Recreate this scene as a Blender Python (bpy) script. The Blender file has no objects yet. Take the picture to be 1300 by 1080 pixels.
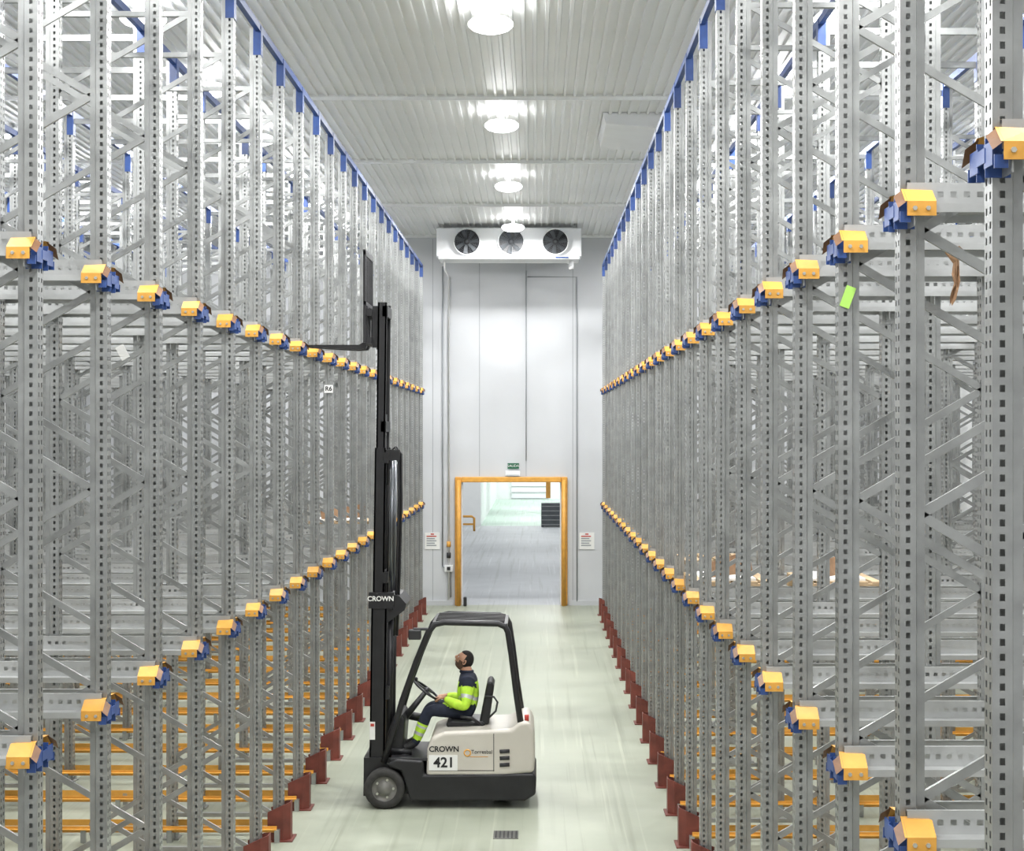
import bpy, math, random
from mathutils import Vector, Matrix
random.seed(4)
S = bpy.context.scene
COL = S.collection
S.view_settings.view_transform = 'Standard'

# ------------------------------------------------------------------ materials
def mat(name, col, rough=.5, metal=0.0, var=0.0, scale=3.0, bump=0.0, bscale=60.0, emit=0.0, spec=0.5, stretch=(1,1,1)):
    m = bpy.data.materials.new(name); m.use_nodes = True
    nt = m.node_tree; b = nt.nodes['Principled BSDF']
    b.inputs['Base Color'].default_value = (*col, 1)
    b.inputs['Roughness'].default_value = rough
    b.inputs['Metallic'].default_value = metal
    b.inputs['Specular IOR Level'].default_value = spec
    if emit:
        b.inputs['Emission Color'].default_value = (*col, 1)
        b.inputs['Emission Strength'].default_value = emit
        m.cycles.emission_sampling = 'NONE'
    g = nt.nodes.new('ShaderNodeNewGeometry')
    mp = nt.nodes.new('ShaderNodeMapping'); mp.inputs['Scale'].default_value = stretch
    nt.links.new(g.outputs['Position'], mp.inputs['Vector'])
    if var:
        n = nt.nodes.new('ShaderNodeTexNoise'); n.inputs['Scale'].default_value = scale
        n.inputs['Detail'].default_value = 6
        nt.links.new(mp.outputs[0], n.inputs['Vector'])
        r = nt.nodes.new('ShaderNodeValToRGB')
        r.color_ramp.elements[0].position = .3; r.color_ramp.elements[1].position = .7
        r.color_ramp.elements[0].color = (*[c*(1-var) for c in col], 1)
        r.color_ramp.elements[1].color = (*[min(1, c*(1+var*.6)) for c in col], 1)
        nt.links.new(n.outputs['Fac'], r.inputs[0]); nt.links.new(r.outputs[0], b.inputs['Base Color'])
    if bump:
        n2 = nt.nodes.new('ShaderNodeTexNoise'); n2.inputs['Scale'].default_value = bscale
        nt.links.new(mp.outputs[0], n2.inputs['Vector'])
        bp = nt.nodes.new('ShaderNodeBump'); bp.inputs['Strength'].default_value = bump
        nt.links.new(n2.outputs['Fac'], bp.inputs['Height']); nt.links.new(bp.outputs[0], b.inputs['Normal'])
    return m

GALV = mat('galvanised_steel', (.36,.37,.365), .34, .62, .18, 7)
GALV2 = mat('galvanised_rail', (.50,.51,.505), .34, .55, .14, 5)
ORANGE = mat('orange_paint', (.70,.35,.06), .45, 0, .12, 8)
BLUE = mat('blue_paint', (.028,.07,.24), .4, 0, .2, 10)
BROWN = mat('red_oxide_paint', (.155,.036,.024), .55, 0, .35, 6)
FLAP = mat('brown_flap', (.20,.10,.05), .5, 0, .3, 12)
BOLT = mat('bolt_steel', (.6,.6,.55), .3, .8)
WALLM = mat('wall_panel_paint', (.58,.595,.62), .38, 0, .04, .6)
WALLS = mat('side_wall_paint', (.84,.85,.85), .45, 0, .03, .6)
SEAM = mat('panel_seam', (.30,.32,.34), .5, 0, .05)
CEILM = mat('ceiling_sheet', (.78,.79,.785), .33, .0, .05, .5)
CEILT = mat('ceiling_trim', (.86,.87,.87), .4, 0, .03)
WHITE = mat('white_enamel', (.80,.81,.82), .4, 0, .03)
BAYW = mat('bay_wall_white', (.80,.82,.82), .5, 0, .03)
DARK = mat('dark_plastic', (.022,.022,.025), .45, 0, .2, 8)
BLACK = mat('black_steel', (.014,.014,.016), .42, .1, .25, 6)
CHROME = mat('cylinder_chrome', (.22,.23,.25), .3, .9)
RUBBER = mat('tyre_rubber', (.035,.034,.032), .85, 0, .3, 20, .3, 60)
RIM = mat('wheel_rim_grey', (.20,.195,.18), .5, .2, .2, 14)
CREAM = mat('cream_body_paint', (.56,.53,.47), .32, 0, .05, 3)
LIME = mat('hi_vis_yellow', (.50,.80,.05), .7, 0, .15, 20, .25, 70)
NAVY = mat('navy_cloth', (.012,.017,.035), .85, 0, .3, 20, .3, 80)
SILVER = mat('reflective_tape', (.55,.57,.57), .35, .3)
SKIN = mat('skin', (.50,.27,.17), .55, 0, .1, 20)
HAIR = mat('dark_hair', (.012,.009,.008), .75, 0, .3, 80, .5, 200)
BEARD = mat('stubble', (.12,.065,.045), .8, 0, .3, 90)
EYEW = mat('eye_white', (.8,.8,.78), .3)
SHOE = mat('shoe_leather', (.02,.02,.02), .5, 0, .2, 20)
WOOD = mat('pallet_wood', (.48,.35,.21), .75, 0, .3, 9, .2, 60, stretch=(1,6,6))
CARD = mat('cardboard', (.28,.165,.09), .85, 0, .2, 12)
PAPER = mat('white_paper', (.80,.80,.78), .7, 0, .04)
RED = mat('red_print', (.50,.05,.035), .5, 0, .1)
GREEN = mat('exit_green', (.0,.11,.045), .5, 0, .05)
GTAPE = mat('lime_tag', (.45,.80,.15), .6, 0, .1)
STEELD = mat('dark_cabinet', (.10,.11,.12), .5, .2, .2)
LAMPM = mat('lamp_diffuser', (1,1,1), .5, emit=12)
GRATE = mat('drain_grate', (.18,.18,.17), .5, .6, .2)

def floor_mat(name, c1, c2, rough):
    m = bpy.data.materials.new(name); m.use_nodes = True
    nt = m.node_tree; N = nt.nodes; L = nt.links; b = N['Principled BSDF']
    g = N.new('ShaderNodeNewGeometry')
    n = N.new('ShaderNodeTexNoise'); n.inputs['Scale'].default_value = .7; n.inputs['Detail'].default_value = 9; n.inputs['Roughness'].default_value=.65
    L.new(g.outputs['Position'], n.inputs['Vector'])
    r = N.new('ShaderNodeValToRGB'); r.color_ramp.elements[0].position=.32; r.color_ramp.elements[1].position=.66
    r.color_ramp.elements[0].color=(*c1,1); r.color_ramp.elements[1].color=(*c2,1)
    L.new(n.outputs['Fac'], r.inputs[0])
    cur = r.outputs[0]
    for (rot,sx,sy,p0,p1,col,amt) in ((.03,6,.10,.55,.72,(c1[0]*.72,c1[1]*.70,c1[2]*.66),.6),(-.15,9,.12,.60,.70,(c2[0]*1.3,c2[1]*1.3,c2[2]*1.3),.5),(.30,12,.16,.62,.70,(c1[0]*.75,c1[1]*.73,c1[2]*.70),.5)):
        mp = N.new('ShaderNodeMapping'); mp.inputs['Scale'].default_value=(sx,sy,1); mp.inputs['Rotation'].default_value=(0,0,rot)
        L.new(g.outputs['Position'], mp.inputs['Vector'])
        n2 = N.new('ShaderNodeTexNoise'); n2.inputs['Scale'].default_value=1.2; n2.inputs['Detail'].default_value=4
        L.new(mp.outputs[0], n2.inputs['Vector'])
        r2 = N.new('ShaderNodeValToRGB'); r2.color_ramp.elements[0].position=p0; r2.color_ramp.elements[1].position=p1
        r2.color_ramp.elements[0].color=(0,0,0,1); r2.color_ramp.elements[1].color=(amt,amt,amt,1)
        L.new(n2.outputs['Fac'], r2.inputs[0])
        mix = N.new('ShaderNodeMixRGB'); L.new(r2.outputs[0], mix.inputs[0]); L.new(cur, mix.inputs[1])
        mix.inputs[2].default_value=(*[min(.9,c) for c in col],1)
        cur = mix.outputs[0]
    L.new(cur, b.inputs['Base Color'])
    mr = N.new('ShaderNodeMapRange'); mr.inputs[3].default_value=rough-.08; mr.inputs[4].default_value=rough+.12
    L.new(n.outputs['Fac'], mr.inputs[0]); L.new(mr.outputs[0], b.inputs['Roughness'])
    bp = N.new('ShaderNodeBump'); bp.inputs['Strength'].default_value=.03; L.new(n.outputs['Fac'], bp.inputs['Height']); L.new(bp.outputs[0], b.inputs['Normal'])
    return m
FLOORM = floor_mat('floor_epoxy', (.275,.30,.232), (.345,.368,.295), .40)
FLOORB = floor_mat('floor_loading_bay', (.34,.36,.38), (.42,.44,.46), .55)
FLOORG = floor_mat('floor_green_zone', (.38,.50,.43), (.44,.55,.48), .5)

# ------------------------------------------------------------------ mesh builder
class MB:
    def __init__(s): s.v=[]; s.f=[]; s.m=[]; s.sm=[]
    def add(s, vs, fs, m=0, smooth=False):
        o=len(s.v); s.v += [tuple(v) for v in vs]
        for f in fs: s.f.append(tuple(i+o for i in f)); s.m.append(m); s.sm.append(smooth)
    def box(s,x0,x1,y0,y1,z0,z1,m=0):
        s.add([(x0,y0,z0),(x1,y0,z0),(x1,y1,z0),(x0,y1,z0),(x0,y0,z1),(x1,y0,z1),(x1,y1,z1),(x0,y1,z1)],
              [(0,3,2,1),(4,5,6,7),(0,1,5,4),(1,2,6,5),(2,3,7,6),(3,0,4,7)],m)
    def beam(s,p,q,w,h,m=0,up=(0,1,0)):
        p=Vector(p);q=Vector(q);d=(q-p).normalized();u=Vector(up);a=d.cross(u).normalized();b=a.cross(d).normalized()
        vs=[]
        for c in (p,q):
            for i,j in ((-1,-1),(1,-1),(1,1),(-1,1)): vs.append(c+a*(w/2*i)+b*(h/2*j))
        s.add(vs,[(0,1,2,3),(7,6,5,4),(0,4,5,1),(1,5,6,2),(2,6,7,3),(3,7,4,0)],m)
    def tube(s,pts,rs,m=0,n=12,caps=True,closed=False,smooth=True):
        pts=[Vector(p) for p in pts]
        if not isinstance(rs,(list,tuple)): rs=[rs]*len(pts)
        K=len(pts); vs=[]; ref=None
        for i,p in enumerate(pts):
            if closed: d=(pts[(i+1)%K]-pts[i-1]).normalized()
            else: d=(pts[min(i+1,K-1)]-pts[max(i-1,0)]).normalized()
            if ref is None:
                ref=Vector((0,0,1)) if abs(d.z)<.8 else Vector((0,1,0))
                a=d.cross(ref).normalized()
            else:
                a=(a-d*a.dot(d)).normalized()
            b=d.cross(a)
            for k in range(n):
                t=2*math.pi*k/n; vs.append(p+(a*math.cos(t)+b*math.sin(t))*rs[i])
        fs=[]
        for i in range(K if closed else K-1):
            j=(i+1)%K
            for k in range(n):
                l=(k+1)%n; fs.append((i*n+k,i*n+l,j*n+l,j*n+k))
        s.add(vs,fs,m,smooth)
        if caps and not closed:
            o=len(s.v)-K*n
            s.f.append(tuple(o+k for k in reversed(range(n)))); s.m.append(m); s.sm.append(False)
            s.f.append(tuple(o+(K-1)*n+k for k in range(n))); s.m.append(m); s.sm.append(False)
    def ring(s,c,R,r,nrm,m=0,n=32,k=8):
        nrm=Vector(nrm).normalized(); a=nrm.orthogonal().normalized(); b=nrm.cross(a)
        s.tube([Vector(c)+(a*math.cos(t*2*math.pi/n)+b*math.sin(t*2*math.pi/n))*R for t in range(n)],r,m,k,closed=True)
    def lathe_y(s,c,prof,m=0,n=36,smooth=True):
        vs=[];K=len(prof)
        for r,yy in prof:
            for k in range(n):
                t=2*math.pi*k/n; vs.append((c[0]+r*math.cos(t),c[1]+yy,c[2]+r*math.sin(t)))
        fs=[(i*n+k,i*n+(k+1)%n,(i+1)*n+(k+1)%n,(i+1)*n+k) for i in range(K-1) for k in range(n)]
        s.add(vs,fs,m,smooth)
    def ell(s,c,rx,ry,rz,m=0,n=14,rot=None):
        vs=[];fs=[]
        for i in range(n+1):
            ph=math.pi*i/n
            for k in range(2*n):
                t=math.pi*k/n; v=Vector((rx*math.sin(ph)*math.cos(t),ry*math.sin(ph)*math.sin(t),rz*math.cos(ph)))
                if rot: v=rot@v
                vs.append(Vector(c)+v)
        for i in range(n):
            for k in range(2*n): fs.append((i*2*n+k,(i+1)*2*n+k,(i+1)*2*n+(k+1)%(2*n),i*2*n+(k+1)%(2*n)))
        s.add(vs,fs,m,True)
    def prism(s,poly,y0,y1,m=0):
        n=len(poly); vs=[(x,y0,z) for x,z in poly]+[(x,y1,z) for x,z in poly]
        s.add(vs,[tuple(range(n)),tuple(reversed(range(n,2*n)))]+[(i,i+n,(i+1)%n+n,(i+1)%n) for i in range(n)],m)
    def strip(s,o,u,v,w,n,pitch,hw,hh,m=0):
        o=Vector(o);u=Vector(u);v=Vector(v)
        for i in range(n):
            b=o+v*(pitch*i); c=b+u*(w/2)+v*(pitch/2)
            out=[b,b+u*w,b+u*w+v*pitch,b+v*pitch]
            inn=[c-u*hw/2-v*hh/2,c+u*hw/2-v*hh/2,c+u*hw/2+v*hh/2,c-u*hw/2+v*hh/2]
            s.add(out+inn,[(0,1,5,4),(1,2,6,5),(2,3,7,6),(3,0,4,7)],m)
    def mesh(s,name,mats,recalc=False):
        me=bpy.data.meshes.new(name); me.from_pydata(s.v,[],s.f)
        for mm in mats: me.materials.append(mm)
        me.polygons.foreach_set('material_index',s.m); me.polygons.foreach_set('use_smooth',s.sm)
        me.update()
        if recalc:
            import bmesh
            bm=bmesh.new(); bm.from_mesh(me); bmesh.ops.recalc_face_normals(bm,faces=bm.faces); bm.to_mesh(me); bm.free()
        return me
    def obj(s,name,mats,parent=None,recalc=True,bevel=0,seg=2):
        ob=bpy.data.objects.new(name,s.mesh(name,mats,recalc)); COL.objects.link(ob)
        if parent: ob.parent=parent
        if bevel:
            b=ob.modifiers.new('bevel','BEVEL'); b.width=bevel; b.segments=seg; b.limit_method='ANGLE'; b.angle_limit=.6
        return ob
def empty(name,loc=(0,0,0)):
    e=bpy.data.objects.new(name,None); COL.objects.link(e); e.location=loc; return e

# ------------------------------------------------------------------ room
XL,XR=-10.9,9.9; YB=41.2; H=8.97; Y0=-1.0
DX0,DX1,DH=-1.80,.62,2.98   # door clear opening
b=MB(); b.box(XL-.2,XR+.2,Y0,YB+.1,-.2,0); b.obj('floor',[FLOORM])
b=MB(); b.box(-14,12,YB+.1,76,-.2,0); b.obj('floor_loading_bay',[FLOORB])
b=MB(); b.box(-14,12,76,112,-.2,0); b.obj('floor_green_zone',[FLOORG])

# ceiling with ribs
b=MB(); p=.14; n=int((XR-XL)/p); prof=[]
for i in range(n):
    x=XL+i*p; prof+= [(x,H),(x+.085,H),(x+.093,H-.03),(x+.132,H-.03)]
prof.append((XL+n*p,H))
vs=[(x,Y0,z) for x,z in prof]+[(x,YB,z) for x,z in prof]; K=len(prof)
b.add(vs,[(i,i+1,i+1+K,i+K) for i in range(K-1)])
b.box(XL-.2,XR+.2,Y0,YB+.2,H+.05,H+.25)
b.obj('ceiling',[CEILM],recalc=False)
for i,y in enumerate((1.3,7.0,12.7,18.4,24.1,29.8,35.5,YB-.04)):
    b=MB(); b.box(XL,XR,y-.05,y+.05,H-.045,H+.0); b.box(XL,XR,y-.02,y+.02,H-.075,H-.04); b.obj('trim_%d'%(i+1),[CEILT])

# walls
b=MB(); b.box(XL-.2,XL,Y0,YB+.2,0,H+.1); b.obj('wall_left',[WALLS])
b=MB(); b.box(XR,XR+.2,Y0,YB+.2,0,H+.1); b.obj('wall_right',[WALLS])
b=MB()
b.box(XL,DX0,YB,YB+.2,0,H+.05); b.box(DX1,XR,YB,YB+.2,0,H+.05); b.box(DX0,DX1,YB,YB+.2,DH,H+.05)
for k in range(-10,11):
    x=-.23+1.13*k
    if x<XL or x>XR: continue
    z0=DH+.15 if DX0<x<DX1 else 0
    b.box(x-.006,x+.006,YB-.004,YB+.01,z0,H-.1,1)
b.obj('wall_back',[WALLM,SEAM])
b=MB(); b.box(XL,DX0-.2,YB-.05,YB,0,.12); b.obj('baseboard_back_left',[WALLM])
b=MB(); b.box(DX1+.2,XR,YB-.05,YB,0,.12); b.obj('baseboard_back_right',[WALLM])

# door frame with orange protectors
e=empty('door_1')
b=MB()
b.box(DX0-.15,DX0,YB-.10,YB+.3,0,DH+.13); b.box(DX1,DX1+.15,YB-.10,YB+.3,0,DH+.13); b.box(DX0,DX1,YB-.10,YB+.3,DH,DH+.13)
b.obj('door_frame',[ORANGE],e,bevel=.02)
b=MB()
for x in (DX0-.06,DX1+.06): b.tube([(x,YB-.16,0),(x,YB-.16,DH+.05)],.05,0,16)
b.obj('guard_posts',[ORANGE],e)
b=MB(); b.box(DX0+.0,DX0+.03,YB+.02,YB+.26,0,DH); b.box(DX1-.03,DX1,YB+.02,YB+.26,0,DH); b.obj('inner_lining',[WHITE],e)
b=MB(); b.box(DX0+.06,DX0+.14,YB-.25,YB-.1,0,.22); b.obj('door_stop',[DARK],e,bevel=.02)

# conduits
b=MB()
b.tube([(-2.25,YB-.04,.95),(-2.25,YB-.04,8.2)],.016,0,8)
b.tube([(-.23,YB-.04,3.5),(-.23,YB-.04,8.1)],.012,0,8)
b.tube([(1.0,YB-.04,.1),(1.0,YB-.04,7.95),(-.2,YB-.04,7.95)],.014,0,8)
b.tube([(-2.25,YB-.04,.95),(-2.05,YB-.04,.8),(-2.05,YB-.04,.2)],.016,0,8)
b.obj('wall_conduit',[SEAM])
e=empty('exit_sign')
b=MB(); b.box(-.68,-.40,YB-.05,YB,3.31,3.44,0); b.obj('sign_plate',[GREEN],e)
b=MB(); b.box(-.73,-.38,YB-.1,YB,3.13,3.26,0); b.box(-.71,-.40,YB-.104,YB-.1,3.145,3.16,1); b.obj('emergency_lamp',[WHITE,SEAM],e,bevel=.01)
def text(body,loc,size,m,parent,rot=(math.pi/2,0,0),name='lettering',bold=0):
    c=bpy.data.curves.new(name,'FONT'); c.body=body; c.size=size; c.align_x='CENTER'; c.align_y='CENTER'; c.extrude=.001; c.offset=bold
    c.materials.append(m); o=bpy.data.objects.new(name,c); COL.objects.link(o); o.location=loc; o.rotation_euler=rot; o.parent=parent; return o
text('SALIDA',(-.54,YB-.053,3.375),.085,PAPER,e)
for jx,x in enumerate((-2.5,1.24)):
    e=empty('safety_notice')
    b=MB(); b.box(x-.18,x+.18,YB-.02,YB-.001,1.36,1.76); b.obj('notice_board',[PAPER],e)
    b=MB()
    for r in range(5): b.box(x-.14,x+.1-.04*(r%2),YB-.026,YB-.02,1.44+r*.055,1.465+r*.055,0 if r==4 else 1)
    b.box(x-.04,x+.04,YB-.026,YB-.02,1.71,1.74,0); b.obj('notice_print',[RED,SEAM],e)
e=empty('wall_switch_box')
b=MB(); b.box(-2.2,-2.0,YB-.12,YB,.82,.98); b.obj('box_body',[WHITE],e,bevel=.01)
b=MB(); b.box(-2.14,-2.06,YB-.14,YB-.12,.86,.94); b.tube([(-2.1,YB-.08,1.15),(-2.1,YB-.08,1.28)],.05,0,12); b.tube([(-2.1,YB-.08,1.42),(-2.1,YB-.08,1.55)],.05,1,12); b.obj('box_switches',[DARK,ORANGE],e)

# loading bay beyond the door
b=MB(); b.box(-14,-2.45,76,76.2,0,6); b.box(-2.65,-2.45,76.2,106,0,6); b.obj('wall_bay_left',[BAYW])
b=MB(); b.box(-2.6,9,106,106.2,0,6); b.box(5,5.2,76,106,0,6); b.box(2.2,12,76,76.2,0,6); b.obj('wall_bay_far',[BAYW])
b=MB(); b.box(-14.2,-14,YB+.2,112,0,6); b.box(12,12.2,YB+.2,112,0,6); b.obj('wall_bay_side',[BAYW])
b=MB(); b.box(-14.2,12.2,YB+.2,112,6,6.2); b.obj('ceiling_bay',[BAYW])
e=empty('bay_dock_door')
b=MB(); b.box(-1.5,.8,105.88,105.99,0,3,0); 
for r in range(8): b.box(-1.5,.8,105.84,105.88,.05+r*.37,.08+r*.37,1)
b.obj('dock_panel',[WHITE,SEAM],e)
e=empty('storage_cabinet')
b=MB(); b.box(.25,1.45,75,75.9,0.05,1.05,0); 
for r in range(5): b.box(.23,1.47,74.97,75.0,.1+r*.2,.13+r*.2,1)
b.box(.25,.35,75,75.1,0,.05,0); b.box(1.35,1.45,75.8,75.9,0,.05,0); b.box(1.35,1.45,75,75.1,0,.05,0); b.box(.25,.35,75.8,75.9,0,.05,0)
b.obj('cabinet_body',[STEELD,GALV],e)
e=empty('strip_hoist')
b=MB(); b.tube([(.55,74.5,1.5),(.55,74.5,5.99)],.05,0,10); b.box(.45,.65,74.4,74.6,1.3,2.0,0); b.obj('hoist_body',[ORANGE],e)
e=empty('guard_rail')
b=MB(); b.tube([(-3.3,72,0),(-3.3,72,.55),(-3.2,72,.62),(-2.7,72,.62),(-2.6,72,.55),(-2.6,72,0)],.05,0,12); b.box(-3.3,-2.6,71.97,72.03,.25,.33); b.obj('rail_tube',[ORANGE],e)

# ------------------------------------------------------------------ pallet racks
HL,HU,TOP=2.62,5.24,8.02
ROWS=[0,1.1,2.95,4.05,5.9,7.0]
RD=7.11
fr=MB()
def post(m,x):
    n=160; p=.05
    m.strip((x,0,.02),(0,1,0),(0,0,1),.05,n,p,.018,.024,0)
    m.strip((x,-.05,.02),(0,1,0),(0,0,1),.05,n,p,.018,.024,0)
    m.strip((x,-.05,.02),(1,0,0),(0,0,1),.068,n,p,.018,.024,0)
    m.strip((x,.05,.02),(1,0,0),(0,0,1),.068,n,p,.018,.024,0)
    z0,z1=.02,TOP
    for sgn in (-1,1):
        pts=[(x+.068,sgn*.05),(x+.076,sgn*.030),(x+.108,sgn*.030),(x+.108,sgn*.018)]
        for a,c in zip(pts,pts[1:]): m.add([(a[0],a[1],z0),(c[0],c[1],z0),(c[0],c[1],z1),(a[0],a[1],z1)],[(0,1,2,3)],0)
    m.box(x-.03,x+.14,-.08,.08,0,.02,0)
for r in ROWS: post(fr,r)
for a,c in zip(ROWS[0::2],ROWS[1::2]):
    xa=a+.09; xc=c+.02
    z=.25; k=0
    fr.beam((xa,0,z),(xc,0,z),.04,.05,0)
    while z+.62<TOP:
        if k%2==0: fr.beam((xa,-.012,z),(xc,-.012,z+.6),.042,.022,0)
        else: fr.beam((xc,-.012,z),(xa,-.012,z+.6),.042,.022,0)
        z+=.6; k+=1
    fr.beam((xa,0,z),(xc,0,z),.04,.05,0)
for a,c in ((1.21,2.95),(4.16,5.9)): fr.box(a,c,-.02,.02,TOP-.12,TOP-.06,0)
# load rails
YW,YO=.095,.185
for h in (HL,HU):
    for s in (-1,1):
        n=int(RD/.0555)
        yw=s*YW; yo=s*YO
        fr.strip((.02,yw,h-.10),(0,0,1),(1,0,0),.10,n,.0555,.024,.026,1)
        fr.add([(.02,yw,h-.10),(RD,yw,h-.10),(RD,yo,h-.10),(.02,yo,h-.10)],[(0,1,2,3)],1)
        fr.add([(.02,yo,h-.10),(RD,yo,h-.10),(RD,yo,h-.135),(.02,yo,h-.135)],[(0,1,2,3)],1)
        fr.add([(.02,yw,h),(RD,yw,h),(RD,yw-s*.02,h),(.02,yw-s*.02,h)],[(0,1,2,3)],1)
        for x in ROWS:
            ya,yb=sorted((s*.05,s*(YO-.008)))
            fr.box(x+.03,x+.036,ya,yb,h-.19,h-.105,0)
            fr.box(x+.03,x+.10,ya,yb,h-.112,h-.104,0)
            if x>0: fr.box(x+.0,x+.09,*sorted((s*.05,s*.058)),h-.22,h-.06,0)
        yf=YO+.008
        fr.box(.0,.12,*sorted((s*(yf-.006),s*yf)),h-.150,h-.090,2)
        fr.add([(-.01,s*yf,h-.090),(.12,s*yf,h-.090),(.12,s*(YW+.02),h-.035),(-.01,s*(YW+.02),h-.03)],[(0,1,2,3)],2)
        fr.add([(-.01,s*(YW+.02),h-.03),(.12,s*(YW+.02),h-.035),(.10,s*.055,h-.035),(-.0,s*.055,h-.032)],[(0,1,2,3)],2)
        fr.add([(.0,s*yf,h-.09),(.0,s*(YW+.02),h-.03),(-.045,s*(YW+.04),h-.065),(-.04,s*(yf+.01),h-.12)],[(0,1,2,3)],4)
        for bx in (.03,.085): fr.tube([(bx,s*yf,h-.12),(bx,s*(yf+.012),h-.12)],.010,5,6,smooth=False)
        fr.box(-.026,-.019,*sorted((s*.04,s*(YO-.04))),h-.16,h-.08,3)
        fr.box(-.026,.06,*sorted((s*.052,s*.058)),h-.19,h-.06,3)
        fr.box(-.026,.02,*sorted((s*(YO-.02),s*(YO-.012))),h-.175,h-.13,3)
    fr.box(-.028,-.021,-.055,.055,h-.14,h-.09,3)
# orange floor guides
for s in (-1,1):
    fr.box(.05,RD,*sorted((s*.15,s*.20)),.13,.14,2); fr.box(.05,RD,*sorted((s*.15,s*.156)),.10,.165,2)
    for x in ROWS: fr.box(x+.02,x+.07,*sorted((s*.05,s*.19)),0,.13,0)
    for x in (2.0,5.0): fr.box(x,x+.05,*sorted((s*.15,s*.19)),0,.13,0)
for x in ROWS:
    fr.box(x-.006,x+.070,-.056,.056,TOP-.26,TOP+.02,3)
frame_mesh=fr.mesh('rack_frame',[GALV,GALV2,ORANGE,BLUE,FLAP,BOLT])
# red shoe
sh=MB()
pts=[(.15,-.125),(-.01,-.125),(-.08,-.07),(-.08,.07),(-.01,.125),(.15,.125)]
hs=[.30,.37,.39,.39,.37,.30]
for i in range(5):
    a,c=pts[i],pts[i+1]
    ins=.012
    A=Vector((a[0],a[1],0));C=Vector((c[0],c[1],0)); cen=Vector((.06,0,0))
    A2=A+(cen-A).normalized()*ins; C2=C+(cen-C).normalized()*ins
    zA,zC=hs[i],hs[i+1]
    sh.add([A,C,C2,A2,A+Vector((0,0,zA)),C+Vector((0,0,zC)),C2+Vector((0,0,zC)),A2+Vector((0,0,zA))],
           [(0,3,2,1),(4,5,6,7),(0,1,5,4),(1,2,6,5),(2,3,7,6),(3,0,4,7)],0)
sh.box(-.11,.18,-.16,.16,0,.012,0)
sh.box(.02,.14,-.07,.07,.0,.16,0)
shoe_mesh=sh.mesh('post_guard',[BROWN])

def rack(side,xf,ys):
    e=empty('pallet_rack')
    sx=side
    for y in ys:
        for me in (frame_mesh,shoe_mesh):
            o=bpy.data.objects.new(me.name,me); COL.objects.link(o); o.parent=e
            o.location=(xf,y,0); o.scale=(sx,1,1)
    b=MB()
    for x in ROWS:
        X0,X1=sorted((xf+sx*(x+.0),xf+sx*(x+.05)))
        b.box(X0,X1,ys[0],ys[-1],TOP-.035,TOP+.035)
    b.obj('top_tie_beam',[BLUE],e)
    return e
LY=[8.93+1.44*i for i in range(-3,22)]
RY=[5.75+1.445*i for i in range(-1,24)]
rL=rack(-1,-2.60,LY); rR=rack(1,1.53,RY)

# small tags on racks
def flat(name,c,w,h,rot,m,thick=.003):
    e=empty(name,c); b=MB(); b.box(-w/2,w/2,-thick,thick,-h/2,h/2); o=b.obj('sheet',[m],e); e.rotation_euler=rot; return e
flat('lime_tag',(1.575,RY[3]-.058,4.88),.05,.11,(0,.35,0),GTAPE)
flat('paper_tag',(-2.86,LY[5]-.03,4.75),.06,.10,(0,-.5,0),PAPER)
e=flat('row_label',(-2.655,LY[12]-.07,4.75),.11,.10,(0,0,0),PAPER)
text('R6',(0,-.005,0),.08,BLACK,e,bold=.002)
# torn cardboard scrap hanging from the rail
b=MB(); vs=[];nx,nz=5,9
wd=[.10,.085,.03,.035,.04,.03,.035,.03,.012]; of=[-.03,-.02,.02,.015,.01,.02,.005,.0,.0]
for i in range(nz):
    for jj in range(nx):
        t=i/(nz-1)
        vs.append((2.05+of[i]+wd[i]*jj/(nx-1), RY[3]-.215+.012*math.sin(jj*1.7+t*6), 5.11-.28*t+(.010*math.sin(jj*2.6+i*1.9))))
b.add(vs,[(i*nx+jj,i*nx+jj+1,(i+1)*nx+jj+1,(i+1)*nx+jj) for i in range(nz-1) for jj in range(nx-1)],0)
b.obj('torn_cardboard',[CARD],recalc=False)

def pallet(x0,x1,yc,z,card=None):
    e=empty('wooden_pallet'); b=MB(); w=1.20
    y0,y1=yc-w/2,yc+w/2; n=6; dx=(x1-x0)
    for i in range(n):
        xx=x0+(dx-.1)*i/(n-1); b.box(xx,xx+.1,y0,y1,z+.122,z+.144)
    for yy in (y0,yc-.05,y1-.1):
        b.box(x0,x1,yy,yy+.1,z+.1,z+.122); b.box(x0,x1,yy,yy+.1,z,z+.022)
        for xx in (x0,(x0+x1)/2-.05,x1-.1): b.box(xx,xx+.1,yy,yy+.1,z+.022,z+.1)
    b.obj('pallet_boards',[WOOD],e)
    if card:
        b=MB(); b.box(x0+.1,x1-.15,y0+.1,y1-.2,z+.146,z+.17,0); b.beam((x0+.2,y0+.2,z+.175),(x1-.1,y1-.3,z+.26),.3,.01,1); b.obj('sheets',[PAPER,CARD],e)
pz=HL-.10
pallet(1.62,2.42,(RY[9]+RY[10])/2,pz,True)
pallet(2.75,3.55,(RY[9]+RY[10])/2,pz,True)
pallet(1.75,2.55,(RY[11]+RY[12])/2,pz,False)
pallet(-3.9,-2.9,(LY[17]+LY[18])/2,pz,True)

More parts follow.
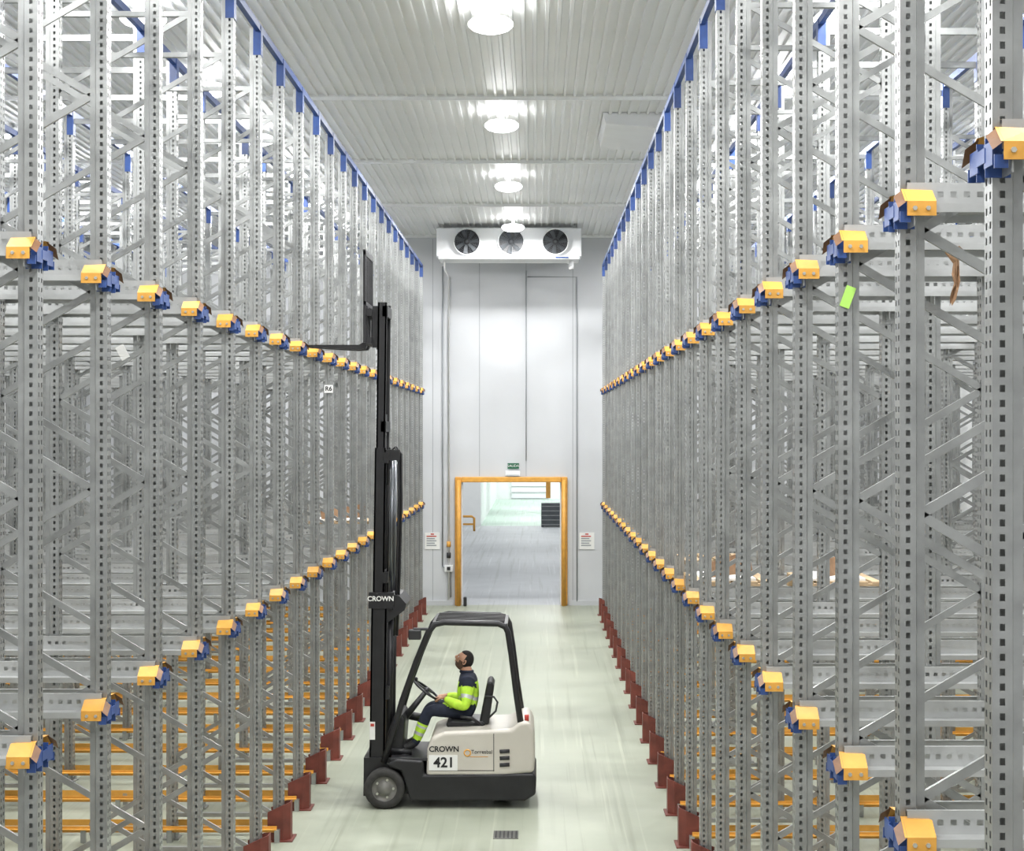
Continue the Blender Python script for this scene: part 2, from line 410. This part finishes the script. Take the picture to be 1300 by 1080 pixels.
# ------------------------------------------------------------------ ceiling lamps
def lamp(x,y,power,up=0):
    e=empty('high_bay_lamp',(x,y,0))
    b=MB()
    z=8.74
    def ly(prof,m,cz):
        vs=[];n=28
        for r,zz in prof:
            for k in range(n): t=2*math.pi*k/n; vs.append((r*math.cos(t),r*math.sin(t),cz+zz))
        b.add(vs,[(i*n+k,i*n+(k+1)%n,(i+1)*n+(k+1)%n,(i+1)*n+k) for i in range(len(prof)-1) for k in range(n)],m,True)
    ly([(.0,.06),(.10,.06),(.20,.05),(.22,.03)],0,z)
    ly([(.22,.03),(.25,.0),(.25,-.03),(.21,-.07),(.13,-.10),(.0,-.11)],1,z)
    b.tube([(0,0,z+.05),(0,0,H)],.03,0,8)
    b.obj('lamp_body',[WHITE,LAMPM],e,recalc=False)
    l=bpy.data.lights.new('lamp_light','AREA'); l.shape='DISK'; l.size=.4; l.energy=power; l.color=(1,.995,.985); l.spread=math.pi
    lo=bpy.data.objects.new('lamp_light',l); COL.objects.link(lo); lo.location=(0,0,z-.13); lo.parent=e
    if up:
        l=bpy.data.lights.new('lamp_uplight','AREA'); l.shape='DISK'; l.size=.4; l.energy=up
        lo=bpy.data.objects.new('lamp_uplight',l); COL.objects.link(lo); lo.location=(0,0,z+.075); lo.rotation_euler=(math.pi,0,0); lo.parent=e
PW=155
for y in (.2,6.4,12.65,18.9,25.15,31.4,37.7): lamp(-.5,y,285,16)
for x in (-4.3,3.3,-8.1,7.1):
    for y in (3.3,7.1,10.95,14.8,18.65,22.5,26.35,30.2,34.05,37.9):
        lamp(x,y,PW,9 if x in (-4.3,3.3) else 0)
# bay lamps
for y in (46,56,66,74):
    for x in (-5,.5,5):
        e=empty('bay_lamp',(x,y,0)); b=MB(); b.box(-.6,.6,-.15,.15,5.85,6.0); b.obj('bay_lamp_body',[WHITE],e)
        b=MB(); b.box(-.55,.55,-.12,.12,5.83,5.85); b.obj('bay_lamp_glass',[WHITE],e)
        l=bpy.data.lights.new('bay_light','AREA'); l.shape='RECTANGLE'; l.size=1.1; l.size_y=.25; l.energy=135
        lo=bpy.data.objects.new('bay_light',l); COL.objects.link(lo); lo.location=(0,0,5.8); lo.parent=e
for y in (82,94,103):
    for x in (-.5,3):
        e=empty('bay_lamp',(x,y,0)); b=MB(); b.box(-.6,.6,-.15,.15,5.85,6.0); b.obj('bay_lamp_body',[WHITE],e)
        l=bpy.data.lights.new('bay_light','AREA'); l.shape='RECTANGLE'; l.size=1.1; l.size_y=.25; l.energy=210
        lo=bpy.data.objects.new('bay_light',l); COL.objects.link(lo); lo.location=(0,0,5.8); lo.parent=e

# ------------------------------------------------------------------ evaporator
e=empty('evaporator_fan_unit')
EX0,EX1,EY=-2.27,1.05,38.9; EZ0,EZ1=8.16,8.86
b=MB(); b.box(EX0,EX1,EY,EY+.8,EZ0+.05,EZ1); b.obj('casing',[WHITE],e,bevel=.02)
b=MB(); b.box(EX0+.05,EX1-.05,EY-.1,EY+.9,EZ0-.02,EZ0+.04); b.obj('drip_tray',[WHITE],e,bevel=.01)
b=MB()
for x in (EX0+.15,EX1-.15): 
    for y in (EY+.1,EY+.7): b.box(x-.02,x+.02,y-.02,y+.02,EZ1,H)
b.obj('hangers',[GALV],e)
for cx in (-1.57,-.56,.45):
    cz=8.54; b=MB()
    b.lathe_y((cx,EY,cz),[(.31,.0),(.31,-.09),(.285,-.10),(.285,-.004),(0.0,-.004)],0,36)
    b.lathe_y((cx,EY,cz),[(.284,-.006),(.0,-.006)],1,36)
    b.lathe_y((cx,EY,cz),[(.0,-.085),(.06,-.085),(.07,-.06),(.07,-.006)],3,20)
    for k in range(7):
        t=2*math.pi*k/7; d=Vector((math.cos(t),0,math.sin(t))); q=Vector((-math.sin(t),0,math.cos(t)))
        o=Vector((cx,EY-.045,cz)); Y=Vector((0,1,0))
        b.add([o+d*.06-q*.03-Y*.02,o+d*.06+q*.03+Y*.02,o+d*.255+q*.08+Y*.015,o+d*.27-q*.02-Y*.03],[(0,1,2,3)],2)
    for R in (.09,.13,.17,.21,.25): b.ring((cx,EY-.10,cz),R,.003,(0,1,0),4,28,4)
    for k in range(8):
        t=math.pi*k/8; d=Vector((math.cos(t),0,math.sin(t)))
        b.tube([Vector((cx,EY-.103,cz))-d*.29,Vector((cx,EY-.103,cz))+d*.29],.003,4,4)
    b.obj('fan',[WHITE,DARK,STEELD,DARK,STEELD],e,recalc=False)
b=MB(); b.box(.45,.75,EY-.12,EY-.1,EZ0+.0,EZ0+.03); b.obj('maker_plate',[BLUE],e)
b=MB(); b.tube([(-2.1,EY+.4,8.14),(-2.1,EY+.4,7.95),(-2.1,YB-.06,7.95),(-2.1,YB-.06,.15)],.022,0,10); b.tube([(.8,EY+.9,8.3),(.8,YB-.1,8.3)],.05,0,10); b.tube([(.82,EY+.3,8.12),(.82,EY+.3,7.95)],.06,0,12); b.obj('pipes',[WHITE],e)
# ceiling vent hood
e=empty('ceiling_vent_hood')
b=MB(); b.prism([(1.0,8.97),(1.05,8.80),(2.6,8.66),(2.6,8.97)],25.4,27.6); b.obj('hood_body',[WHITE],e,bevel=.01)
# floor drain
e=empty('floor_drain')
b=MB(); b.box(-.44,-.18,17.55,17.9,0,.006); 
for i in range(6): b.box(-.42+.042*i,-.405+.042*i,17.58,17.87,.006,.01,1)
b.obj('drain_cover',[GRATE,DARK],e)

# ------------------------------------------------------------------ forklift
FK=empty('forklift')
YN,YF=18.95,20.0
b=MB()
b.prism([(-1.22,.36),(-1.21,.66),(-1.16,.80),(-1.02,.86),(-.27,.89),(-.18,.97),(-.07,.97),(-.02,.86),(-.005,.55),(-.02,.40),(-.35,.36)],YN,YF)
b.obj('cream_body',[CREAM],FK,bevel=.045,seg=4)
b=MB()
b.prism([(-1.46,.30),(-1.40,.09),(-.12,.09),(-.0,.16),(.01,.36),(-.03,.40),(-1.24,.385),(-1.25,.54),(-1.56,.56),(-1.66,.50),(-1.62,.46),(-1.50,.42)],YN-.01,YF+.01)
b.obj('black_chassis',[BLACK],FK,bevel=.03,seg=3)
b=MB()
for z in (.64,.565,.49): b.tube([(-.40,YN-.001,z),(-.29,YN-.001,z+.006)],.022,0,10)
b.box(-.47,-.463,YN-.003,YN+.01,.42,.84,0)
b.box(-1.19,-.46,YN-.003,YN+.01,.425,.432,0)
b.obj('vents',[DARK],FK)
b=MB(); b.box(-1.19,-.87,YN-.006,YN+.01,.43,.60); b.obj('number_plate',[PAPER],FK)
text('421',(-1.02,YN-.009,.515),.155,BLACK,FK,name='fleet_number',bold=.004)
text('CROWN',(-1.02,YN-.004,.665),.085,BLACK,FK,name='side_lettering',bold=.002)
text('Torresbal',(-.60,YN-.004,.635),.06,BLACK,FK,name='hire_lettering')
b=MB(); b.ring((-.76,YN-.002,.625),.035,.008,(0,1,0),0,20,6); b.box(-.73,-.53,YN-.004,YN,.58,.586,0); b.obj('hire_logo',[ORANGE],FK)
def wheel(x,y0,y1,R,name):
    b=MB(); w=y1-y0; yc=(y0+y1)/2; h=w/2
    b.lathe_y((x,yc,R),[(R*.62,-h+.01),(R*.66,-h),(R*.93,-h),(R,-h+.03),(R,h-.03),(R*.93,h),(R*.66,h),(R*.62,h-.01)],0,44)
    b.lathe_y((x,yc,R),[(R*.62,-h+.01),(R*.58,-h+.05),(R*.35,-h+.05),(R*.30,-h+.015),(0,-h+.01)],1,32)
    b.lathe_y((x,yc,R),[(R*.62,h-.01),(R*.58,h-.05),(0,h-.05)],1,32)
    for k in range(5):
        t=2*math.pi*k/5; cx,cz=x+R*.44*math.cos(t),R+R*.44*math.sin(t)
        b.tube([(cx,yc-h+.05,cz),(cx,yc-h+.03,cz)],.014,2,6,smooth=False)
    for k in range(36):
        t=2*math.pi*k/36; d=Vector((math.cos(t),0,math.sin(t))); c=Vector((x,yc,R))
        b.beam(c+d*(R-.004)+Vector((0,-h+.03,0)),c+d*(R-.004)+Vector((0,-h+.09,0)),.016,.010,0,up=d)
    b.obj(name,[RUBBER,RIM,BOLT],FK,recalc=True)
wheel(-1.685,YN-.03,YN+.16,.225,'front_wheel_left'); wheel(-1.685,YF-.16,YF+.03,.225,'front_wheel_right')
wheel(-.38,19.32,19.45,.2,'steer_wheel_left'); wheel(-.38,19.50,19.63,.2,'steer_wheel_right')
b=MB(); b.tube([(-1.685,YN+.1,.225),(-1.685,YF-.1,.225)],.06,0,12); b.box(-1.72,-1.40,19.18,19.77,.12,.5,0); b.obj('drive_axle',[BLACK],FK)
# overhead guard
b=MB()
for y in (YN+.07,YF-.07):
    b.tube([(-1.70,y,.50),(-1.60,y,.82),(-1.49,y,1.2),(-1.34,y,1.62),(-1.20,y,1.96),(-1.13,y,2.045),(-1.02,y,2.07),(-.42,y,2.055),(-.34,y,2.02),(-.31,y,1.96),(-.27,y,1.7),(-.22,y,1.3),(-.165,y,.93)],
           [.034]*12+[.036],0,10)
b.beam((-1.12,YN+.07,2.05),(-1.12,YF-.07,2.05),.07,.05,0,up=(0,0,1))
b.beam((-.35,YN+.07,2.03),(-.35,YF-.07,2.03),.07,.05,0,up=(0,0,1))
for i in range(8):
    y=YN+.16+i*(YF-YN-.32)/7
    b.beam((-1.12,y,2.075),(-.35,y,2.06),.022,.035,0,up=(0,0,1))
b.beam((-1.69,YN+.07,.52),(-1.69,YF-.07,.52),.07,.06,0,up=(0,0,1))
b.obj('overhead_guard',[BLACK],FK)
b=MB(); b.box(-1.42,-1.28,YN+.02,YN+.12,1.88,1.99); b.box(-1.37,-1.2,YN+.05,YN+.1,1.98,2.01); b.obj('work_light',[DARK],FK,bevel=.012)
b=MB()
b.prism([(-1.68,.54),(-1.67,.80),(-1.60,1.0),(-1.52,1.03),(-1.47,.96),(-1.50,.54)],YN+.22,YF-.15)
b.obj('dash_cowl',[BLACK],FK,bevel=.03)
b=MB(); b.box(-1.62,-1.2,YN+.02,YF-.02,.53,.565); b.obj('floor_plate',[DARK],FK,bevel=.005)
b=MB()
b.tube([(-1.56,19.5,.85),(-1.25,19.5,1.235)],[.045,.028],0,12)
wc=Vector((-1.25,19.5,1.24)); wn=Vector((.6,0,.8))
b.ring(wc,.17,.014,wn,0,36,8)
for t in (0,2.1,4.2):
    a=Vector((.8,0,-.6)); c=wn.cross(a); d=a*math.cos(t+1.0)+c*math.sin(t+1.0)
    b.tube([wc,wc+d*.17],.011,0,8)
b.ell(wc,.04,.04,.035,0,8)
b.ell(wc+Vector((-.8,0,.6))*.17+wn*.03,.02,.02,.025,0,8)
for i in range(3):
    y=19.80+i*.045
    b.tube([(-1.30,y,.95),(-1.12,y,1.07)],.008,0,8); b.ell((-1.12,y,1.08),.018,.018,.022,0,8)
b.tube([(-1.3,19.85,.86),(-1.5,19.85,.9)],.05,0,10)
b.obj('steering_wheel',[DARK],FK)
b=MB()
b.prism([(-1.00,.85),(-.60,.85),(-.56,.90),(-.60,.925),(-.95,.94),(-1.02,.90)],19.24,19.76)
b.prism([(-.64,.90),(-.575,1.24),(-.55,1.36),(-.50,1.38),(-.47,1.32),(-.53,.88)],19.26,19.74)
b.obj('seat',[BLACK],FK,bevel=.03,seg=3)
b=MB(); b.tube([(-.53,19.22,.97),(-.45,19.2,1.05),(-.43,19.2,1.15),(-.47,19.2,1.21),(-.57,19.22,1.21)],.012,0,8); b.tube([(-.6,19.24,.88),(-.72,19.2,.97),(-.85,19.2,.985)],.016,0,8); b.obj('seat_side_bars',[DARK],FK)
b=MB(); b.tube([(-.10,YN+.12,.96),(-.10,YN+.12,1.03)],.025,0,12); b.obj('rear_light',[RED],FK)
# mast (leans slightly back)
M=Matrix.Translation((-1.77,0,.1))@Matrix.Rotation(math.radians(.75),4,'Y')@Matrix.Translation((1.77,0,-.1))
b=MB()
def chan(x0,x1,y0,y1,z0,z1,m=0,inward=1):
    t=.018
    yw0,yw1=(y0,y0+t) if inward>0 else (y1-t,y1)
    b.box(x0,x1,yw0,yw1,z0,z1,m); b.box(x0,x0+t,y0,y1,z0,z1,m); b.box(x1-t,x1,y0,y1,z0,z1,m)
for (x0,x1,off,z0,z1) in ((-1.87,-1.70,0,.10,2.36),(-1.86,-1.735,.055,.9,4.02),(-1.85,-1.75,.10,2.3,5.66)):
    chan(x0,x1,19.08+off,19.14+off,z0,z1,0,1); chan(x0,x1,19.78-off,19.84-off,z0,z1,0,-1)
for z,x0,x1 in ((.15,-1.86,-1.70),(2.20,-1.72,-1.64),(1.2,-1.72,-1.66)): b.box(x0,x1,19.08,19.84,z,z+.14,0)
for z in (3.85,2.5): b.box(-1.76,-1.70,19.13,19.79,z,z+.12,0)
for z in (5.5,4.2): b.box(-1.80,-1.74,19.18,19.74,z,z+.12,0)
b.box(-1.90,-1.62,19.06,19.12,2.22,2.40,0)
b.prism([(-1.70,2.05),(-1.50,2.20),(-1.48,2.27),(-1.56,2.36),(-1.70,2.38)],19.10,19.84)
for y in (19.26,19.66):
    b.tube([(-1.67,y,.25),(-1.67,y,2.35)],.04,0,12); b.tube([(-1.67,y,2.35),(-1.67,y,3.95)],.022,1,12)
    b.tube([(-1.71,y+.03,2.35),(-1.71,y+.03,3.9)],.012,0,8)
b.tube([(-1.80,19.46,2.6),(-1.80,19.46,4.4)],.045,0,12); b.tube([(-1.80,19.46,4.4),(-1.80,19.46,5.6)],.025,1,12)
for y,dx in ((19.2,0),(19.24,.03),(19.32,.015)):
    b.tube([(-1.62+dx,y,1.9),(-1.60+dx,y,2.6),(-1.59+dx,y,3.4),(-1.60+dx,y,3.95),(-1.64+dx*.5,y,4.03),(-1.70,y,3.98),(-1.72,y,3.6)],.013,0,8)
b.box(-1.74,-1.58,19.14,19.2,3.88,4.0,0)
for y in (19.40,19.52): b.box(-1.825,-1.815,y-.012,y+.012,4.6,5.6,0)
b.box(-1.93,-1.86,19.06,19.86,.12,.55,0); b.box(-1.93,-1.60,19.05,19.08,.15,.55,0)
for y in (19.15,19.78): b.tube([(-1.66,y,.62),(-1.40,y,.60)],.03,0,10)
b.v=[tuple(M@Vector(v)) for v in b.v]
b.obj('mast',[BLACK,CHROME],FK)
b=MB(); b.box(-1.86,-1.80,19.070,19.074,.75,.95); b.obj('warning_label',[PAPER],FK)
b=MB(); b.box(-1.85,-1.81,19.065,19.069,.90,.93); b.obj('warning_print',[RED],FK)
text('CROWN',(-1.735,19.045,2.33),.075,PAPER,FK,name='mast_lettering',bold=.002)
b=MB()
b.box(-1.90,-1.84,19.05,19.87,5.18,5.26); b.box(-1.90,-1.84,19.05,19.87,5.50,5.58)
for y in (19.2,19.68): b.box(-1.84,-1.74,y,y+.05,5.15,5.62)
b.box(-1.93,-1.90,19.02,19.06,5.2,6.22); b.box(-1.93,-1.90,19.86,19.90,5.2,6.22)
b.box(-1.93,-1.90,19.02,19.90,6.18,6.24); b.box(-1.92,-1.90,19.02,19.9,5.62,5.66)
for i in range(7): b.box(-1.925,-1.905,19.13+i*.11,19.15+i*.11,5.6,6.2)
b.obj('carriage_backrest',[BLACK],FK)
for nm,y in (('fork_near',19.26),('fork_far',19.56)):
    b=MB(); b.prism([(-1.93,5.62),(-1.90,5.62),(-1.90,5.20),(-1.93,5.14),(-2.05,5.13),(-2.60,5.165),(-2.66,5.18),(-2.60,5.185),(-2.0,5.185),(-1.94,5.22)],y,y+.12); b.obj(nm,[BLACK],FK)

# ------------------------------------------------------------------ driver
YD=19.5
J={}
def j(n,x,y,z,r): J[n]=(Vector((x,y,z)),r)
j('pelvis',-.76,YD,1.02,.15); j('spine',-.775,YD,1.165,.155); j('chest',-.785,YD,1.31,.165); j('neckb',-.785,YD,1.425,.085); j('neck',-.795,YD,1.49,.062); j('neckt',-.805,YD,1.56,.058)
j('shL',-.77,YD-.19,1.355,.092); j('elL',-.79,YD-.27,1.09,.070); j('foL',-.92,YD-.23,1.125,.06); j('wrL',-1.035,YD-.13,1.165,.038)
j('shR',-.77,YD+.19,1.355,.092); j('elR',-.83,YD+.28,1.10,.070); j('foR',-.93,YD+.30,1.115,.06); j('wrR',-1.04,YD+.31,1.13,.038)
for s,n in ((-1,'L'),(1,'R')):
    j('hip'+n,-.79,YD+s*.09,1.01,.105); j('th'+n,-1.0,YD+s*.12,1.035,.095); j('kn'+n,-1.22,YD+s*.14,1.03,.074)
    j('cf'+n,-1.30,YD+s*.14,.84,.07); j('an'+n,-1.37,YD+s*.14,.66,.05); j('ba'+n,-1.46,YD+s*.15,.615,.042); j('to'+n,-1.55,YD+s*.155,.60,.034)
E=[('pelvis','spine'),('spine','chest'),('chest','neckb'),('neckb','neck'),('neck','neckt')]
for n in 'LR': E+=[('chest','sh'+n),('sh'+n,'el'+n),('el'+n,'fo'+n),('fo'+n,'wr'+n),('pelvis','hip'+n),('hip'+n,'th'+n),('th'+n,'kn'+n),('kn'+n,'cf'+n),('cf'+n,'an'+n),('an'+n,'ba'+n),('ba'+n,'to'+n)]
names=list(J); me=bpy.data.meshes.new('driver_skel')
me.from_pydata([J[n][0] for n in names],[(names.index(a),names.index(c)) for a,c in E],[])
sk=bpy.data.objects.new('driver_skel',me); COL.objects.link(sk)
sk.modifiers.new('skin','SKIN'); ss=sk.modifiers.new('sub','SUBSURF'); ss.levels=3; ss.render_levels=3
for i,n in enumerate(names):
    v=me.skin_vertices[0].data[i]; v.radius=(J[n][1],J[n][1]); v.use_root=(n=='pelvis')
bpy.context.view_layer.update()
dg=bpy.context.evaluated_depsgraph_get()
bm_=bpy.data.meshes.new_from_object(sk.evaluated_get(dg)); bpy.data.objects.remove(sk)
bd=MB()
mats=[LIME,NAVY,SILVER,SKIN,HAIR,BEARD,EYEW,SHOE]
bd.v=[tuple(v.co) for v in bm_.vertices]
for pl in bm_.polygons:
    c=pl.center; best=None;bdst=9
    for a,d in E:
        A,B=J[a][0],J[d][0]; t=max(0,min(1,(c-A).dot(B-A)/(B-A).length_squared)); ds=(c-(A+(B-A)*t)).length-.5*(J[a][1]*(1-t)+J[d][1]*t)
        if ds<bdst: bdst=ds;best=(a,d,t)
    a,d,t=best; m=0
    if d in('neck','neckt'): m=3 if c.z>1.465 else 1
    elif a[:2] in('hi','th') or d[:3]=='hip': m=1
    elif a[:2]=='kn': m=1 if t<.75 else 0
    elif a[:2]=='cf': m=0 if t<.75 else 1
    elif a[:2] in('an','ba'): m=7
    elif a[:2]=='fo': m=0
    elif a[:2]=='el': m=0
    elif a[:2]=='sh': m=1 if t<.18 else 0
    else: m=1 if (c.z>1.36 or c.z<1.04) else 0
    if a[:2]=='sh' and .5<t<.66: m=2
    if m==0 and a[:2] in ('ch','sp','pe') and 1.14<c.z<1.185: m=2
    if m==0 and a[:2]=='kn' and t>.9: m=2
    if m==0 and a[:2]=='cf' and .3<t<.45: m=2
    bd.f.append(tuple(pl.vertices)); bd.m.append(m); bd.sm.append(True)
bd.ring((-.79,YD,1.455),.064,.020,(0,0,1),1,20,8)
hc=Vector((-.815,YD,1.578)); pitch=math.radians(32)
Fv=Vector((-math.cos(pitch),0,math.sin(pitch))); Uv=Vector((math.sin(pitch),0,math.cos(pitch))); Lv=Vector((0,-1,0))
def g(x,s): return math.exp(-(x/s)**2)
vs=[];fs=[];fm=[];n=30
for i in range(n+1):
    ph=math.pi*i/n
    for k in range(2*n):
        t=math.pi*k/n; u=math.cos(ph); f=math.sin(ph)*math.cos(t); l=math.sin(ph)*math.sin(t)
        F,Lr,U=f*.097,l*.077,u*.118
        if u<0: Lr*=1+.28*u; F*= (1+.22*u) if f<0 else (1+.02*u)
        if f>0:
            F+= .022*g(l,.16)*g(u+.12,.16) +.006*g(l,.12)*g(u-.05,.2)
            F-= .010*(g(l-.36,.17)+g(l+.36,.17))*g(u-.06,.12)
            F+= .006*g(l,.30)*g(u+.42,.06)+.005*g(l,.3)*g(u+.55,.06)-.004*g(l,.3)*g(u+.485,.03)
            F+= .010*g(l,.35)*g(u+.82,.16)
            F+= .005*g(u-.22,.08)*g(abs(l)-.3,.25)
        hair=(u>.62-.25*max(0,-f)) or (f<.12 and u>-.45+.6*max(0,f+.2)) 
        if hair: F*=1.05; Lr*=1.06; U*=1.05
        vs.append(hc+Fv*F+Lv*Lr+Uv*U)
        fm.append(4 if hair else (5 if (u<-.38 and f>-.2 and not(abs(l)<.25 and -.52<u<-.42)) or (abs(l)>.75 and -.38<u<-.1) else 3))
o=len(bd.v); bd.v+=[tuple(v) for v in vs]
for i in range(n):
    for k in range(2*n):
        bd.f.append((o+i*2*n+k,o+(i+1)*2*n+k,o+(i+1)*2*n+(k+1)%(2*n),o+i*2*n+(k+1)%(2*n))); bd.m.append(fm[i*2*n+k]); bd.sm.append(True)
R3=Matrix((Fv,Lv,Uv)).transposed()
for s in (-1,1):
    bd.ell(hc+Fv*.078+Lv*s*.030+Uv*.008,.011,.013,.009,6,8,R3); bd.ell(hc+Fv*.087+Lv*s*.030+Uv*.010,.004,.006,.006,4,6,R3)
    bd.ell(hc+Fv*.092+Lv*s*.030+Uv*.028,.006,.018,.004,4,6,R3)
    bd.ell(hc-Fv*.008+Lv*s*.079-Uv*.008,.018,.008,.032,3,8,R3); bd.ell(hc-Fv*.004+Lv*s*.086-Uv*.006,.009,.004,.020,5,8,R3)
bd.ell(hc+Fv*.093-Uv*.058,.006,.022,.005,3,8,R3)
def hand(w,d,nrm,side,curl):
    w=Vector(w);d=Vector(d).normalized();nrm=(Vector(nrm)-d*Vector(nrm).dot(d)).normalized();s=d.cross(nrm).normalized()*side
    prof=[(-.02,.026,.022),(.0,.027,.020),(.03,.038,.017),(.065,.043,.015),(.085,.041,.012),(.092,.03,.006)]
    vs=[];K=14
    for t,a,c in prof:
        for k in range(K):
            q=2*math.pi*k/K; vs.append(w+d*t+s*(a*math.cos(q))+nrm*(c*math.sin(q)))
    fs=[(i*K+k,i*K+(k+1)%K,(i+1)*K+(k+1)%K,(i+1)*K+k) for i in range(len(prof)-1) for k in range(K)]
    fs+=[tuple(range(K)),tuple(reversed(range((len(prof)-1)*K,len(prof)*K)))]
    bd.add(vs,fs,3,True)
    for i,(off,ln) in enumerate(((.031,.070),(.011,.079),(-.010,.074),(-.030,.058))):
        p=w+d*.078+s*off; pts=[p]; ang=curl*.35
        for seg in (.45,.32,.23):
            p=p+(d*math.cos(ang)-nrm*math.sin(ang))*ln*seg; pts.append(p); ang+=curl*.75
        bd.tube(pts,[.0095,.009,.008,.0065],3,8); bd.ell(pts[-1],.0068,.0068,.0068,3,5)
    p=w+d*.018+s*.026; pts=[p]
    for dd,ln in ((d*.6+s*.75-nrm*.35,.036),(d*.8+s*.35-nrm*.6,.030),(d*.85-nrm*.7,.024)):
        p=p+dd.normalized()*ln; pts.append(p)
    bd.tube(pts,[.013,.0115,.010,.008],3,8); bd.ell(pts[-1],.0082,.0082,.0082,3,5)
hand((-1.035,YD-.125,1.172),(-.85,.55,.02),(.15,0,1),-1,1.25)
hand((-1.04,YD+.31,1.135),(-1,.05,-.1),(0,0,1),1,.9)
DR=bd.obj('forklift_driver',mats,None,recalc=False)

# ------------------------------------------------------------------ world & camera
w=bpy.data.worlds.new('world'); S.world=w; w.use_nodes=True
bg=w.node_tree.nodes['Background']; bg.inputs[0].default_value=(.98,.985,1,1); bg.inputs[1].default_value=.7
cam=bpy.data.cameras.new('camera'); co=bpy.data.objects.new('camera',cam); COL.objects.link(co)
co.location=(0,0,4.2); co.rotation_euler=(math.pi/2,0,0)
cam.sensor_width=36; cam.lens=2160/1300*36; cam.shift_x=-30/1300; cam.shift_y=8/1300; cam.clip_end=300
S.camera=co
